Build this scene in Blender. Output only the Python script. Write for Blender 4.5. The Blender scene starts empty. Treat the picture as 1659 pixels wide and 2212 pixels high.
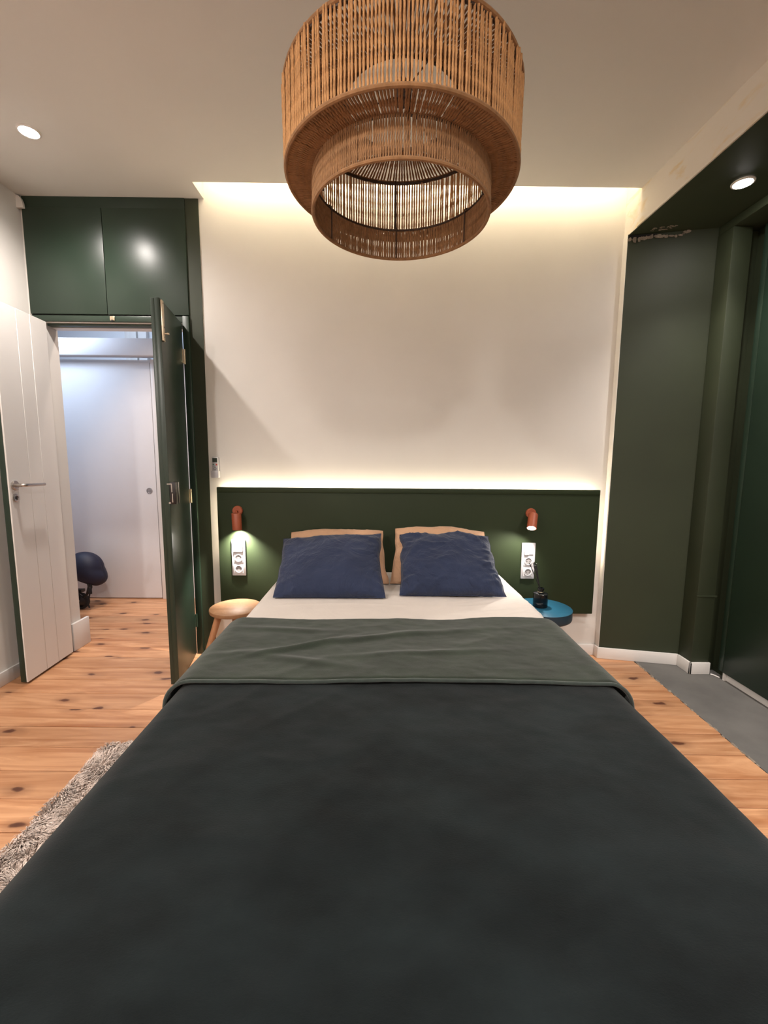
import bpy, bmesh, math, random
from mathutils import Vector, Matrix, noise
random.seed(7)
S = bpy.context.scene
COL = S.collection
PI = math.pi

# ------------------------------------------------------------------ camera
CAM_POS = Vector((0.0, -2.6, 1.2216))
cam_d = bpy.data.cameras.new('camera')
cam = bpy.data.objects.new('camera', cam_d)
COL.objects.link(cam)
RT = Vector((0.99994153, -0.00711723, 0.00814084))
UP = Vector((-0.00722921, 0.11986995, 0.99276328))
FW = Vector((0.00804157, 0.99276409, -0.11981149))
M = Matrix((RT, UP, -FW)).transposed().to_4x4()
M.translation = CAM_POS
cam.matrix_world = M
cam_d.sensor_fit = 'HORIZONTAL'
cam_d.sensor_width = 36.0
cam_d.lens = 36.0 * 922.6 / 1659.0
cam_d.clip_start = 0.05
S.camera = cam

# ------------------------------------------------------------------ world, exposure, lamps
S.view_settings.view_transform = 'Standard'
S.view_settings.look = 'None'
S.view_settings.gamma = 1.0
S.view_settings.exposure = 0.3
S.view_settings.use_curve_mapping = False
W = bpy.data.worlds.new('world')
S.world = W
W.use_nodes = True
W.node_tree.nodes['Background'].inputs[0].default_value = (0.9, 0.95, 1.0, 1)
W.node_tree.nodes['Background'].inputs[1].default_value = 0.02

DOWNLIGHT_W = 70.0
SOFFIT_W = 46.0
REAR_FILL_W = 150.0  # fill downlights added out of view behind the camera
COVE_E = 26.0
HEAD_E = 62.0
BED_L_W = 54.0
BED_R_W = 16.0
HALL_COOL_W = 11.0
HALL_WARM_FILL_W = 85.0
WARM_W = (1.0, 0.84, 0.66)
NEUT = (1.0, 0.92, 0.86)
LED = (1.0, 0.87, 0.62)
COOL = (0.64, 0.78, 1.0)

def lamp(name, kind, loc, energy, color, target=None, **kw):
    d = bpy.data.lights.new(name, kind)
    d.energy = energy
    d.color = color
    for k, v in kw.items():
        setattr(d, k, v)
    o = bpy.data.objects.new(name, d)
    COL.objects.link(o)
    o.location = loc
    if target is not None:
        o.rotation_euler = (Vector(target) - Vector(loc)).to_track_quat('-Z', 'Y').to_euler()
    return o

# hallway daylight, and an added warm spot standing in for spill from the bedroom
lamp('hall_cool_light', 'AREA', (-2.75, 0.72, 2.45), HALL_COOL_W, COOL, (-2.5, 1.06, 1.4), shape='RECTANGLE', size=0.5, size_y=0.25)
lamp('hall_warm_fill', 'SPOT', (-1.75, 0.45, 2.86), HALL_WARM_FILL_W, (1.0, 0.82, 0.70), (-1.75, 0.5, 0), spot_size=math.radians(74), spot_blend=0.8, shadow_soft_size=0.05)  # added fill, no such lamp in the hall

lamp('hall_rear_fill', 'AREA', (-2.3, 1.25, 2.84), 3.0, COOL, (-2.2, 1.9, 2.3), shape='RECTANGLE', size=0.6, size_y=0.1)  # added fill that brightens the far hall wall above the partition

# ------------------------------------------------------------------ helpers
WL = {}

class MB:
    def __init__(self):
        self.v, self.f = [], []
    def add(self, vs, fs):
        b = len(self.v)
        self.v += [Vector(p) for p in vs]
        self.f += [tuple(i + b for i in q) for q in fs]
        return self
    def box(self, x0, x1, y0, y1, z0, z1):
        vs = [(x, y, z) for x in (x0, x1) for y in (y0, y1) for z in (z0, z1)]
        return self.add(vs, [(0, 1, 3, 2), (4, 6, 7, 5), (0, 4, 5, 1), (2, 3, 7, 6), (0, 2, 6, 4), (1, 5, 7, 3)])
    def prism(self, poly, z0, z1):
        n = len(poly)
        vs = [(p[0], p[1], z0) for p in poly] + [(p[0], p[1], z1) for p in poly]
        fs = [tuple(reversed(range(n))), tuple(range(n, 2 * n))] + [(i, (i + 1) % n, n + (i + 1) % n, n + i) for i in range(n)]
        return self.add(vs, fs)
    def hexa(self, p):   # 8 corners: bottom ring of four, top ring of four
        return self.add(p, [(3, 2, 1, 0), (4, 5, 6, 7), (0, 1, 5, 4), (1, 2, 6, 5), (2, 3, 7, 6), (3, 0, 4, 7)])
    def cyl(self, p0, p1, r0, r1=None, n=16, caps=True):
        r1 = r0 if r1 is None else r1
        p0, p1 = Vector(p0), Vector(p1)
        a = (p1 - p0).normalized()
        u = a.orthogonal().normalized(); w = a.cross(u)
        vs = []
        for p, r in ((p0, r0), (p1, r1)):
            vs += [p + (u * math.cos(2 * PI * i / n) + w * math.sin(2 * PI * i / n)) * r for i in range(n)]
        fs = [(i, (i + 1) % n, n + (i + 1) % n, n + i) for i in range(n)]
        if caps: fs += [tuple(reversed(range(n))), tuple(range(n, 2 * n))]
        return self.add(vs, fs)
    def lathe(self, c, prof, n=24, axis=(0, 0, 1), closed=False):
        c = Vector(c); a = Vector(axis).normalized()
        u = a.orthogonal().normalized(); w = a.cross(u)
        if abs(a.z) > 0.999: u, w = Vector((1, 0, 0)), Vector((0, 1, 0)) * (1 if a.z > 0 else -1)
        m = len(prof); vs = []
        for r, h in prof:
            for i in range(n):
                t = 2 * PI * i / n
                vs.append(c + a * h + (u * math.cos(t) + w * math.sin(t)) * r)
        fs = []
        for j in range(m - 1 + (1 if closed else 0)):
            j2 = (j + 1) % m
            for i in range(n):
                fs.append((j * n + i, j * n + (i + 1) % n, j2 * n + (i + 1) % n, j2 * n + i))
        if not closed:
            fs.append(tuple(reversed(range(n)))); fs.append(tuple(range((m - 1) * n, m * n)))
        return self.add(vs, fs)
    def tube(self, pts, r, n=6, twist=0.0, flat=1.0, caps=True):
        pts = [Vector(p) for p in pts]; m = len(pts)
        rs = r if isinstance(r, (list, tuple)) else [r] * m
        t0 = (pts[1] - pts[0]).normalized(); u = t0.orthogonal().normalized()
        vs = []
        for j in range(m):
            t = (pts[min(j + 1, m - 1)] - pts[max(j - 1, 0)]).normalized()
            u = (u - t * u.dot(t)).normalized(); w = t.cross(u)
            ph = twist * j
            for i in range(n):
                a = 2 * PI * i / n
                x, y = math.cos(a) * rs[j], math.sin(a) * rs[j] * flat
                x, y = x * math.cos(ph) - y * math.sin(ph), x * math.sin(ph) + y * math.cos(ph)
                vs.append(pts[j] + u * x + w * y)
        fs = [(j * n + i, j * n + (i + 1) % n, (j + 1) * n + (i + 1) % n, (j + 1) * n + i) for j in range(m - 1) for i in range(n)]
        if caps: fs += [tuple(reversed(range(n))), tuple(range((m - 1) * n, m * n))]
        return self.add(vs, fs)
    def torus(self, c, R, r, n=64, k=8, twist=0):
        vs = []
        for i in range(n):
            a = 2 * PI * i / n
            for j in range(k):
                b = 2 * PI * j / k
                vs.append((c[0] + (R + r * math.cos(b)) * math.cos(a), c[1] + (R + r * math.cos(b)) * math.sin(a), c[2] + r * math.sin(b)))
        fs = [(i * k + j, ((i + 1) % n) * k + j, ((i + 1) % n) * k + (j + 1) % k, i * k + (j + 1) % k) for i in range(n) for j in range(k)]
        return self.add(vs, fs)
    def grid(self, fn, nu, nv):
        vs = [fn(i / nu, j / nv) for j in range(nv + 1) for i in range(nu + 1)]
        fs = [(j * (nu + 1) + i, j * (nu + 1) + i + 1, (j + 1) * (nu + 1) + i + 1, (j + 1) * (nu + 1) + i) for j in range(nv) for i in range(nu)]
        return self.add(vs, fs)
    def build(self, name, mat, parent=None, smooth=False, bevel=0.0, seg=2, origin=None, ang=40, fixn=True):
        off = WL[parent] if parent is not None else Vector(origin if origin else (0, 0, 0))
        bm = bmesh.new()
        bv = [bm.verts.new(p - off) for p in self.v]
        for q in self.f:
            try: bm.faces.new([bv[i] for i in q])
            except ValueError: pass
        if fixn: bmesh.ops.recalc_face_normals(bm, faces=bm.faces)
        if bevel > 0:
            es = [e for e in bm.edges if len(e.link_faces) == 2 and e.calc_face_angle(0) > 0.5]
            bmesh.ops.bevel(bm, geom=es, offset=bevel, segments=seg, profile=0.5, affect='EDGES', clamp_overlap=True)
        me = bpy.data.meshes.new(name)
        bm.to_mesh(me); bm.free()
        if mat: me.materials.append(mat)
        if smooth or bevel > 0:
            me.polygons.foreach_set('use_smooth', [True] * len(me.polygons))
            me.set_sharp_from_angle(angle=math.radians(ang))
        o = bpy.data.objects.new(name, me)
        COL.objects.link(o)
        if parent is not None: o.parent = parent
        else: o.location = off
        WL[o] = off.copy()
        return o

def tag(o, label=None, cat=None, group=None, kind=None):
    if label: o['label'] = label
    if cat: o['category'] = cat
    if group: o['group'] = group
    if kind: o['kind'] = kind
    return o

def thing(name, loc, label, cat, group=None, kind=None):
    o = bpy.data.objects.new(name, None)
    o.empty_display_size = 0.05
    COL.objects.link(o)
    o.location = loc
    WL[o] = Vector(loc)
    return tag(o, label, cat, group, kind)

# ------------------------------------------------------------------ materials
def newmat(name):
    m = bpy.data.materials.new(name)
    m.use_nodes = True
    nt = m.node_tree
    return m, nt, nt.nodes['Principled BSDF']

def nd(nt, kind, **kw):
    n = nt.nodes.new(kind)
    for k, v in kw.items(): setattr(n, k, v)
    return n

def coords(nt, scale=(1, 1, 1), rnd=0.0):
    tc = nd(nt, 'ShaderNodeTexCoord')
    mp = nd(nt, 'ShaderNodeMapping')
    mp.inputs['Scale'].default_value = scale
    nt.links.new(tc.outputs['Object'], mp.inputs['Vector'])
    if rnd:
        oi = nd(nt, 'ShaderNodeObjectInfo')
        ml = nd(nt, 'ShaderNodeMath', operation='MULTIPLY'); ml.inputs[1].default_value = rnd
        nt.links.new(oi.outputs['Random'], ml.inputs[0])
        cb = nd(nt, 'ShaderNodeCombineXYZ')
        for i in range(3): nt.links.new(ml.outputs[0], cb.inputs[i])
        nt.links.new(cb.outputs[0], mp.inputs['Location'])
    return mp.outputs['Vector']

def noise_n(nt, vec, scale, detail=4, rough=0.55, dist=0.0):
    n = nd(nt, 'ShaderNodeTexNoise')
    n.inputs['Scale'].default_value = scale
    n.inputs['Detail'].default_value = detail
    n.inputs['Roughness'].default_value = rough
    n.inputs['Distortion'].default_value = dist
    nt.links.new(vec, n.inputs['Vector'])
    return n.outputs['Fac']

def ramp(nt, fac, stops):
    r = nd(nt, 'ShaderNodeValToRGB')
    el = r.color_ramp.elements
    while len(el) < len(stops): el.new(0.5)
    for e, (p, c) in zip(el, stops):
        e.position = p; e.color = (*c, 1)
    nt.links.new(fac, r.inputs['Fac'])
    return r.outputs['Color']

def bump(nt, b, h, strength, dist):
    n = nd(nt, 'ShaderNodeBump')
    n.inputs['Strength'].default_value = strength
    n.inputs['Distance'].default_value = dist
    nt.links.new(h, n.inputs['Height'])
    nt.links.new(n.outputs['Normal'], b.inputs['Normal'])

def paint(name, col, rough=0.6, var=0.06, vscale=3.0, bscale=120, bstr=0.15, bdist=0.001, spec=0.5, coat=0.0):
    m, nt, b = newmat(name)
    v = coords(nt)
    f = noise_n(nt, v, vscale, 5)
    lo = tuple(c * (1 - var) for c in col); hi = tuple(min(1, c * (1 + var)) for c in col)
    nt.links.new(ramp(nt, f, [(0.3, lo), (0.7, hi)]), b.inputs['Base Color'])
    b.inputs['Roughness'].default_value = rough
    b.inputs['Specular IOR Level'].default_value = spec
    if bstr: bump(nt, b, noise_n(nt, v, bscale, 3), bstr, bdist)
    if coat:
        b.inputs['Coat Weight'].default_value = coat; b.inputs['Coat Roughness'].default_value = 0.15
    return m

def metal(name, col, rough=0.3):
    m, nt, b = newmat(name)
    v = coords(nt)
    f = noise_n(nt, v, 60, 3)
    nt.links.new(ramp(nt, f, [(0.3, tuple(c * 0.9 for c in col)), (0.7, col)]), b.inputs['Base Color'])
    b.inputs['Metallic'].default_value = 1.0
    b.inputs['Roughness'].default_value = rough
    return m

def emit(name, col, strength):
    m, nt, b = newmat(name)
    b.inputs['Base Color'].default_value = (*col, 1)
    b.inputs['Emission Color'].default_value = (*col, 1)
    b.inputs['Emission Strength'].default_value = strength
    return m

def cloth(name, col, var=0.18, vscale=6, weave=500, rough=0.9, sheen=0.2, bstr=0.3, bdist=0.0008, stretch=(1, 1, 1), crumple=0.0, cscale=7.0, spec=0.2):
    m, nt, b = newmat(name)
    v = coords(nt, stretch)
    f = noise_n(nt, v, vscale, 6, 0.6)
    lo = tuple(c * (1 - var) for c in col); hi = tuple(min(1, c * (1 + var)) for c in col)
    nt.links.new(ramp(nt, f, [(0.3, lo), (0.7, hi)]), b.inputs['Base Color'])
    b.inputs['Roughness'].default_value = rough
    b.inputs['Specular IOR Level'].default_value = spec
    b.inputs['Sheen Weight'].default_value = sheen
    b.inputs['Sheen Roughness'].default_value = 0.5
    if crumple:
        c = noise_n(nt, v, cscale, 5, 0.55, 1.6)
        r = nd(nt, 'ShaderNodeMath', operation='PINGPONG'); r.inputs[1].default_value = 0.13
        nt.links.new(c, r.inputs[0])
        bp = nd(nt, 'ShaderNodeBump'); bp.inputs['Strength'].default_value = crumple; bp.inputs['Distance'].default_value = 0.06
        nt.links.new(r.outputs[0], bp.inputs['Height'])
        b2 = nd(nt, 'ShaderNodeBump'); b2.inputs['Strength'].default_value = bstr; b2.inputs['Distance'].default_value = bdist
        nt.links.new(noise_n(nt, v, weave, 4, 0.7), b2.inputs['Height'])
        nt.links.new(bp.outputs['Normal'], b2.inputs['Normal'])
        nt.links.new(b2.outputs['Normal'], b.inputs['Normal'])
    else:
        bump(nt, b, noise_n(nt, v, weave, 4, 0.7), bstr, bdist)
    return m

def wood(name, dark, light, knot, knots=True, rough=0.38, grain=(1.2, 16, 16), rnd=37.0, tone=True):
    m, nt, b = newmat(name)
    v = coords(nt, (1, 1, 1), rnd)
    mp = nd(nt, 'ShaderNodeMapping'); mp.inputs['Scale'].default_value = grain
    nt.links.new(v, mp.inputs['Vector'])
    g = noise_n(nt, mp.outputs['Vector'], 2.2, 7, 0.62, 1.2)
    col = ramp(nt, g, [(0.28, dark), (0.48, tuple((a + c) / 2 for a, c in zip(dark, light))), (0.66, light)])
    hw = nd(nt, 'ShaderNodeMapping'); hw.inputs['Scale'].default_value = (0.5, 9, 9)
    nt.links.new(v, hw.inputs['Vector'])
    hf = ramp(nt, noise_n(nt, hw.outputs['Vector'], 1.6, 4, 0.5, 0.8), [(0.52, (0, 0, 0)), (0.74, (0.75, 0.75, 0.75))])
    hm = nd(nt, 'ShaderNodeMix', data_type='RGBA')
    nt.links.new(hf, hm.inputs['Factor']); nt.links.new(col, hm.inputs[6])
    hm.inputs[7].default_value = (dark[0] * 0.78, dark[1] * 0.62, dark[2] * 0.5, 1)
    col = hm.outputs[2]
    out = col
    if tone:
        oi = nd(nt, 'ShaderNodeObjectInfo')
        hs = nd(nt, 'ShaderNodeHueSaturation')
        mr = nd(nt, 'ShaderNodeMapRange'); mr.inputs['To Min'].default_value = 0.78; mr.inputs['To Max'].default_value = 1.14
        nt.links.new(oi.outputs['Random'], mr.inputs['Value'])
        nt.links.new(mr.outputs['Result'], hs.inputs['Value'])
        nt.links.new(col, hs.inputs['Color'])
        out = hs.outputs['Color']
    if knots:
        wn = nd(nt, 'ShaderNodeTexNoise'); wn.inputs['Scale'].default_value = 9.0; wn.inputs['Detail'].default_value = 3
        nt.links.new(v, wn.inputs['Vector'])
        wa = nd(nt, 'ShaderNodeVectorMath', operation='MULTIPLY_ADD')
        wa.inputs[1].default_value = (0.07, 0.05, 0.0)
        nt.links.new(wn.outputs['Color'], wa.inputs[0]); nt.links.new(v, wa.inputs[2])
        mk = nd(nt, 'ShaderNodeMapping'); mk.inputs['Scale'].default_value = (2.5, 5.6, 5.6); mk.inputs['Rotation'].default_value = (0, 0, 0.12)
        nt.links.new(wa.outputs['Vector'], mk.inputs['Vector'])
        vo = nd(nt, 'ShaderNodeTexVoronoi', voronoi_dimensions='2D'); vo.inputs['Scale'].default_value = 1.15; vo.inputs['Randomness'].default_value = 1.0
        nt.links.new(mk.outputs['Vector'], vo.inputs['Vector'])
        rm = ramp(nt, vo.outputs['Distance'], [(0.0, (1, 1, 1)), (0.06, (0.92, 0.92, 0.92)), (0.10, (0.30, 0.30, 0.30)), (0.26, (0, 0, 0))])
        sx = nd(nt, 'ShaderNodeSeparateColor'); nt.links.new(vo.outputs['Color'], sx.inputs[0])
        gt = nd(nt, 'ShaderNodeMath', operation='GREATER_THAN'); gt.inputs[1].default_value = 0.28
        nt.links.new(sx.outputs[0], gt.inputs[0])
        mu = nd(nt, 'ShaderNodeMath', operation='MULTIPLY')
        nt.links.new(rm, mu.inputs[0]); nt.links.new(gt.outputs[0], mu.inputs[1])
        mx = nd(nt, 'ShaderNodeMix', data_type='RGBA')
        nt.links.new(mu.outputs[0], mx.inputs['Factor'])
        nt.links.new(out, mx.inputs[6]); mx.inputs[7].default_value = (*knot, 1)
        out = mx.outputs[2]
    nt.links.new(out, b.inputs['Base Color'])
    b.inputs['Roughness'].default_value = rough
    bump(nt, b, g, 0.12, 0.001)
    return m

WHITE = paint('white_plaster', (0.71, 0.68, 0.64), 0.85, 0.03, 2.0, 90, 0.12)
CEIL = paint('ceiling_paint', (0.66, 0.645, 0.61), 0.9, 0.02, 2.0, 90, 0.08)
WHITEG = paint('white_gloss', (0.74, 0.71, 0.68), 0.4, 0.02, 2.0, 60, 0.03)
HALLW = paint('hall_white', (0.74, 0.74, 0.76), 0.6, 0.02)
GREEN = paint('green_wall_paint', (0.024, 0.032, 0.014), 0.60, 0.08, 4, 160, 0.10)
GREEND = paint('green_door_paint', (0.016, 0.032, 0.020), 0.36, 0.06, 4, 120, 0.05)
GREENH = paint('green_headboard_paint', (0.023, 0.033, 0.0145), 0.55, 0.06, 4, 200, 0.12, spec=0.22)
CONC = paint('grey_screed', (0.125, 0.12, 0.112), 0.75, 0.16, 5, 60, 0.3, 0.002)
DARKGAP = paint('dark_gap', (0.01, 0.01, 0.01), 0.9, 0.02)
PINE = wood('pine_plank', (0.42, 0.18, 0.075), (0.70, 0.385, 0.205), (0.085, 0.026, 0.014), grain=(0.9, 9, 9))
STOOLW = wood('stool_wood', (0.22, 0.105, 0.046), (0.29, 0.155, 0.075), (0.3, 0.12, 0.05), False, 0.5, (9, 9, 9), 3.0, False)
STOOLL = wood('stool_leg_wood', (0.36, 0.16, 0.075), (0.50, 0.25, 0.12), (0.3, 0.12, 0.05), False, 0.5, (14, 14, 2), 3.0, False)
BROWNW = wood('brown_pedestal_wood', (0.16, 0.06, 0.02), (0.28, 0.11, 0.04), (0.1, 0.04, 0.02), False, 0.5, (14, 14, 2), 3.0, False)
BLUE = paint('blue_lacquer', (0.012, 0.075, 0.125), 0.35, 0.08, 8, 100, 0.06)
BLUED = paint('dark_blue_lacquer', (0.012, 0.035, 0.055), 0.4, 0.06)
ROPE = cloth('jute_cord', (0.60, 0.33, 0.145), 0.25, 60, 900, 0.9, 0.1, 0.6, 0.0012)
ROPE_SHADE = cloth('jute_cord_shaded', (0.33, 0.18, 0.085), 0.22, 60, 700, 0.9, 0.1, 0.6, 0.0012)  # darker copy of the jute, shade of the underside put into the colour
WIRE = paint('dark_wire', (0.045, 0.024, 0.014), 0.5, 0.1)
SOCK = paint('dark_socket', (0.035, 0.018, 0.012), 0.5, 0.1)
NICKEL = metal('brushed_nickel', (0.52, 0.48, 0.45), 0.32)
BRASSY = metal('worn_nickel', (0.62, 0.52, 0.38), 0.35)
BLACKM = paint('black_metal', (0.014, 0.010, 0.010), 0.35, 0.1)
TERRA = paint('terracotta_metal', (0.32, 0.075, 0.032), 0.5, 0.08, 20, 300, 0.15)
PLASTIC = paint('white_plastic', (0.50, 0.485, 0.50), 0.35, 0.01, 2, 80, 0.0)
PLASTICG = paint('socket_recess', (0.24, 0.225, 0.225), 0.4, 0.02, 2, 80, 0.0)
HOLE = paint('socket_hole', (0.04, 0.035, 0.035), 0.6, 0.02)
NAVY = cloth('navy_cotton', (0.022, 0.031, 0.066), 0.14, 7, 420, 0.85, 0.15, 0.25, crumple=0.55, cscale=5.0)
TAN = cloth('tan_cotton', (0.50, 0.30, 0.185), 0.10, 6, 380, 0.85, 0.15, 0.25, crumple=0.35, cscale=5.0)
SHEET = cloth('beige_sheet', (0.58, 0.525, 0.48), 0.04, 6, 420, 0.85, 0.1, 0.15, crumple=0.06, cscale=6.0)
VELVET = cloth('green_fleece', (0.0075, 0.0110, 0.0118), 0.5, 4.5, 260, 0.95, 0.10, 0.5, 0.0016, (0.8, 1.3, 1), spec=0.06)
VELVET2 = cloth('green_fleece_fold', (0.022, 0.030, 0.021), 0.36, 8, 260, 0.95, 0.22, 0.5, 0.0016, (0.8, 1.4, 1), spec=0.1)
HEM = cloth('green_hem', (0.035, 0.046, 0.040), 0.2, 30, 300, 0.95, 0.3, 0.5)
PILE = cloth('taupe_pile', (0.80, 0.69, 0.62), 0.25, 25, 900, 0.95, 0.3, 0.3)
RUGB = cloth('rug_backing', (0.16, 0.125, 0.10), 0.2, 25, 500)
GLASSB = paint('black_bottle', (0.004, 0.005, 0.006), 0.16, 0.05, 4, 80, 0.0, spec=0.35, coat=0.1)
STICK = paint('black_reed', (0.012, 0.011, 0.011), 0.7, 0.1)
NAVYH = paint('navy_helmet', (0.005, 0.007, 0.028), 0.6, 0.1, 8, 200, 0.1)
YEL = paint('yellow_tag', (0.62, 0.38, 0.10), 0.6, 0.05)
BLACKS = paint('black_strap', (0.008, 0.007, 0.008), 0.7, 0.1)
SCREEN = paint('grey_green_screen', (0.025, 0.035, 0.025), 0.3, 0.05)
REDB = paint('red_button', (0.55, 0.09, 0.07), 0.5, 0.02)
GREENB = paint('green_button', (0.05, 0.16, 0.11), 0.5, 0.02)
GREYB = paint('grey_button', (0.2, 0.2, 0.2), 0.5, 0.02)
FLAKE = paint('bare_plaster', (0.24, 0.20, 0.155), 0.9, 0.3, 30, 200, 0.4)
LEDM = emit('led_strip_cove', LED, COVE_E)
LEDH = emit('led_strip_headboard', LED, HEAD_E)
BULB = emit('downlight_disc', (1.0, 0.93, 0.88), 170)
BULBB = emit('reading_lamp_disc', (1.0, 0.95, 0.9), 22)

def stained(name):      # white plaster with yellow damp stains near the cove end
    m, nt, b = newmat(name)
    v = coords(nt)
    base = ramp(nt, noise_n(nt, v, 2, 4), [(0.3, (0.68, 0.63, 0.565)), (0.7, (0.72, 0.675, 0.61))])
    mp = nd(nt, 'ShaderNodeMapping'); mp.inputs['Scale'].default_value = (6, 3.2, 10)
    nt.links.new(v, mp.inputs['Vector'])
    f = noise_n(nt, mp.outputs['Vector'], 1.3, 7, 0.62, 0.7)
    k = ramp(nt, f, [(0.53, (0, 0, 0)), (0.66, (0.7, 0.7, 0.7))])
    mx = nd(nt, 'ShaderNodeMix', data_type='RGBA')
    nt.links.new(k, mx.inputs['Factor']); nt.links.new(base, mx.inputs[6])
    mx.inputs[7].default_value = (0.66, 0.50, 0.27, 1)
    nt.links.new(mx.outputs[2], b.inputs['Base Color'])
    b.inputs['Roughness'].default_value = 0.85
    bump(nt, b, f, 0.25, 0.004)
    return m
STAIN = stained('stained_plaster')

# ------------------------------------------------------------------ room shell
CZ = 2.671                      # ceiling
SZ = 2.49                       # green soffit
def bx(y): return 1.380 - 0.018 * y          # the beam face runs slightly out of square
YF = -4.3                       # wall behind the camera

MB().box(-1.112, 1.45, 0.0, 0.12, -0.02, 2.92).build('wall_back', WHITE)
wb = bpy.data.objects['wall_back']
tag(wb, 'pale plaster wall above and behind the green headboard', 'wall', kind='structure')

ce = MB()
ce.prism([(-2.1, YF), (bx(YF), YF), (bx(-0.149), -0.149), (-2.1, -0.149)], CZ, 2.92)
ce.box(-2.1, -1.006, -0.149, 0.0, CZ, 2.92)
ce.box(-1.006, 1.39, -0.149, 0.0, 2.86, 2.92)
ceil = ce.build('ceiling', CEIL)
tag(ceil, 'pale ceiling stopping short of the back wall at a lit slot', 'ceiling', kind='structure')
MB().box(-0.98, 1.36, -0.145, -0.130, 2.800, 2.812).build('light_strip', LEDM, ceil)

wl = MB().box(-2.17, -2.035, YF, 0.0, -0.02, 2.92).build('wall_left', WHITE)
tag(wl, 'white side wall behind the open white door leaf', 'wall', kind='structure')
wf = MB().box(-2.17, 2.4, YF - 0.12, YF, -0.02, 2.92).build('wall_front', WHITE)
tag(wf, 'white wall facing the foot of the bed', 'wall', kind='structure')

# beam over the side recess: white face with damp stains, green underside
bm_ = MB().prism([(bx(0), 0.0), (bx(-0.128), -0.128), (bx(-0.128) - 0.006, -0.128), (bx(YF) - 0.006, YF), (2.3, YF), (2.3, 0.0)], SZ, 2.92)
beam = bm_.build('wall_beam', STAIN)
tag(beam, 'white beam face with yellow damp stains above the green recess', 'beam', kind='structure')
MB().prism([(bx(0) + 0.0015, -0.002), (bx(YF) - 0.004, YF), (2.3, YF), (2.3, -0.002)], SZ - 0.004, SZ - 0.0005).build('soffit', GREEN, beam)

# green rear-right wall: small white return, angled green wall, pilaster
GA, GB = (1.378, -0.045), (1.822, -0.135)
wr = MB()
wr.prism([(1.378, 0.0), GA, GB, (2.3, -0.135), (2.3, 0.0)], -0.02, SZ - 0.004)
wrr = wr.build('wall_rear_right', GREEN)
tag(wrr, 'dark green wall face between the headboard and the side recess', 'wall', kind='structure')
MB().box(1.3755, 1.3778, -0.046, -0.001, 0.07, SZ).build('return_strip', WHITE, wrr)
pil = MB().box(1.816, 1.918, -0.245, -0.137, -0.02, 2.44)
pil.box(1.918, 1.99, -0.20, -0.137, -0.02, 2.44)
pl = pil.build('wall_pilaster', GREEN, bevel=0.004)
tag(pl, 'narrow green pilaster standing out beside the grey floor strip', 'wall', kind='structure')
MB().box(1.808, 1.925, -0.252, -0.2455, 0.462, 0.470).build('ledge', GREEN, pl)
wrt = MB().box(1.985, 2.15, YF, -0.137, -0.02, 2.55).build('wall_right', GREEN)
tag(wrt, 'side wall carrying the tall green panels', 'wall', kind='structure')
hd = MB().box(1.818, 1.98, YF, -0.14, 2.441, SZ - 0.006).build('trim_header', GREEN, bevel=0.003)
tag(hd, 'long green header rail under the green soffit', 'trim', kind='structure')

# crumbling plaster at the joint of wall and soffit
fl = MB()
rr = random.Random(3)
for k in range(26):
    t = k / 25
    x = 1.385 + 0.30 * t; y = -0.049 - 0.09 * (x - 1.378) / 0.444 * 0.99
    w = rr.uniform(0.008, 0.02); h = rr.uniform(0.003, 0.016) * (1.2 - t * 0.6)
    z = 2.462 - 0.004 * rr.random() + 0.022 * t * rr.random()
    pts = [(x + w * math.cos(a) * rr.uniform(0.6, 1.2), z + h * math.sin(a) * rr.uniform(0.6, 1.2)) for a in [i * PI / 3 for i in range(6)]]
    if rr.random() < 0.72:
        n = len(pts)
        fl.add([(p[0], y - 0.001, p[1]) for p in pts] + [(p[0], y - 0.004, p[1]) for p in pts],
               [tuple(range(n)), tuple(reversed(range(n, 2 * n)))] + [(i, (i + 1) % n, n + (i + 1) % n, n + i) for i in range(n)])
for k in range(16):
    x = rr.uniform(1.47, 1.60); y = -0.07 - 0.21 * (x - 1.378) - rr.uniform(0.004, 0.045)
    w = rr.uniform(0.003, 0.014); h = rr.uniform(0.002, 0.007); n = 6
    pts = [(x + w * math.cos(i * PI / 3) * rr.uniform(.5, 1.2), y + h * math.sin(i * PI / 3) * rr.uniform(.5, 1.2)) for i in range(n)]
    fl.prism(pts, SZ - 0.0065, SZ - 0.0042)
flk = fl.build('plaster_flakes', FLAKE, wrr)
tag(flk, 'crumbled bare plaster along the joint', kind='stuff')
ck = MB()
ck.hexa([(1.382, -0.0465, 2.466), (1.52, -0.0747, 2.468), (1.52, -0.0767, 2.468), (1.382, -0.0485, 2.466),
         (1.382, -0.0465, 2.4855), (1.52, -0.0747, 2.482), (1.52, -0.0767, 2.482), (1.382, -0.0485, 2.4855)])
ck.build('joint_crack', DARKGAP, wrr)

# tall green panels of the right wall with a recessed white plinth
wp = thing('wall_panelling', (1.95, -1.4, 0.0), 'tall flush dark green panels along the side wall above a white plinth', 'panelling')
MB().box(1.945, 1.975, -0.318, -0.285, 0.045, 2.43).build('stile', GREEND, wp, bevel=0.002)
MB().box(1.943, 1.975, -2.0, -0.3205, 0.045, 2.43).build('panel', GREEND, wp, bevel=0.002)
MB().box(1.943, 1.975, YF + 0.02, -2.003, 0.045, 2.43).build('panel', GREEND, wp, bevel=0.002)
MB().box(1.962, 1.978, YF + 0.02, -0.310, 0.0, 0.043).build('plinth', WHITEG, wp)
MB().box(1.948, 1.962, -0.330, -0.318, 0.0, 0.062).build('plinth_end', WHITEG, wp)
MB().tube([(1.924, -0.262, 0.004), (1.934, -0.270, 0.004), (1.940, -0.285, 0.004), (1.946, -0.300, 0.004)], 0.004, 6).build('sealant_bead', WHITEG, wp, smooth=True)

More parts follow.
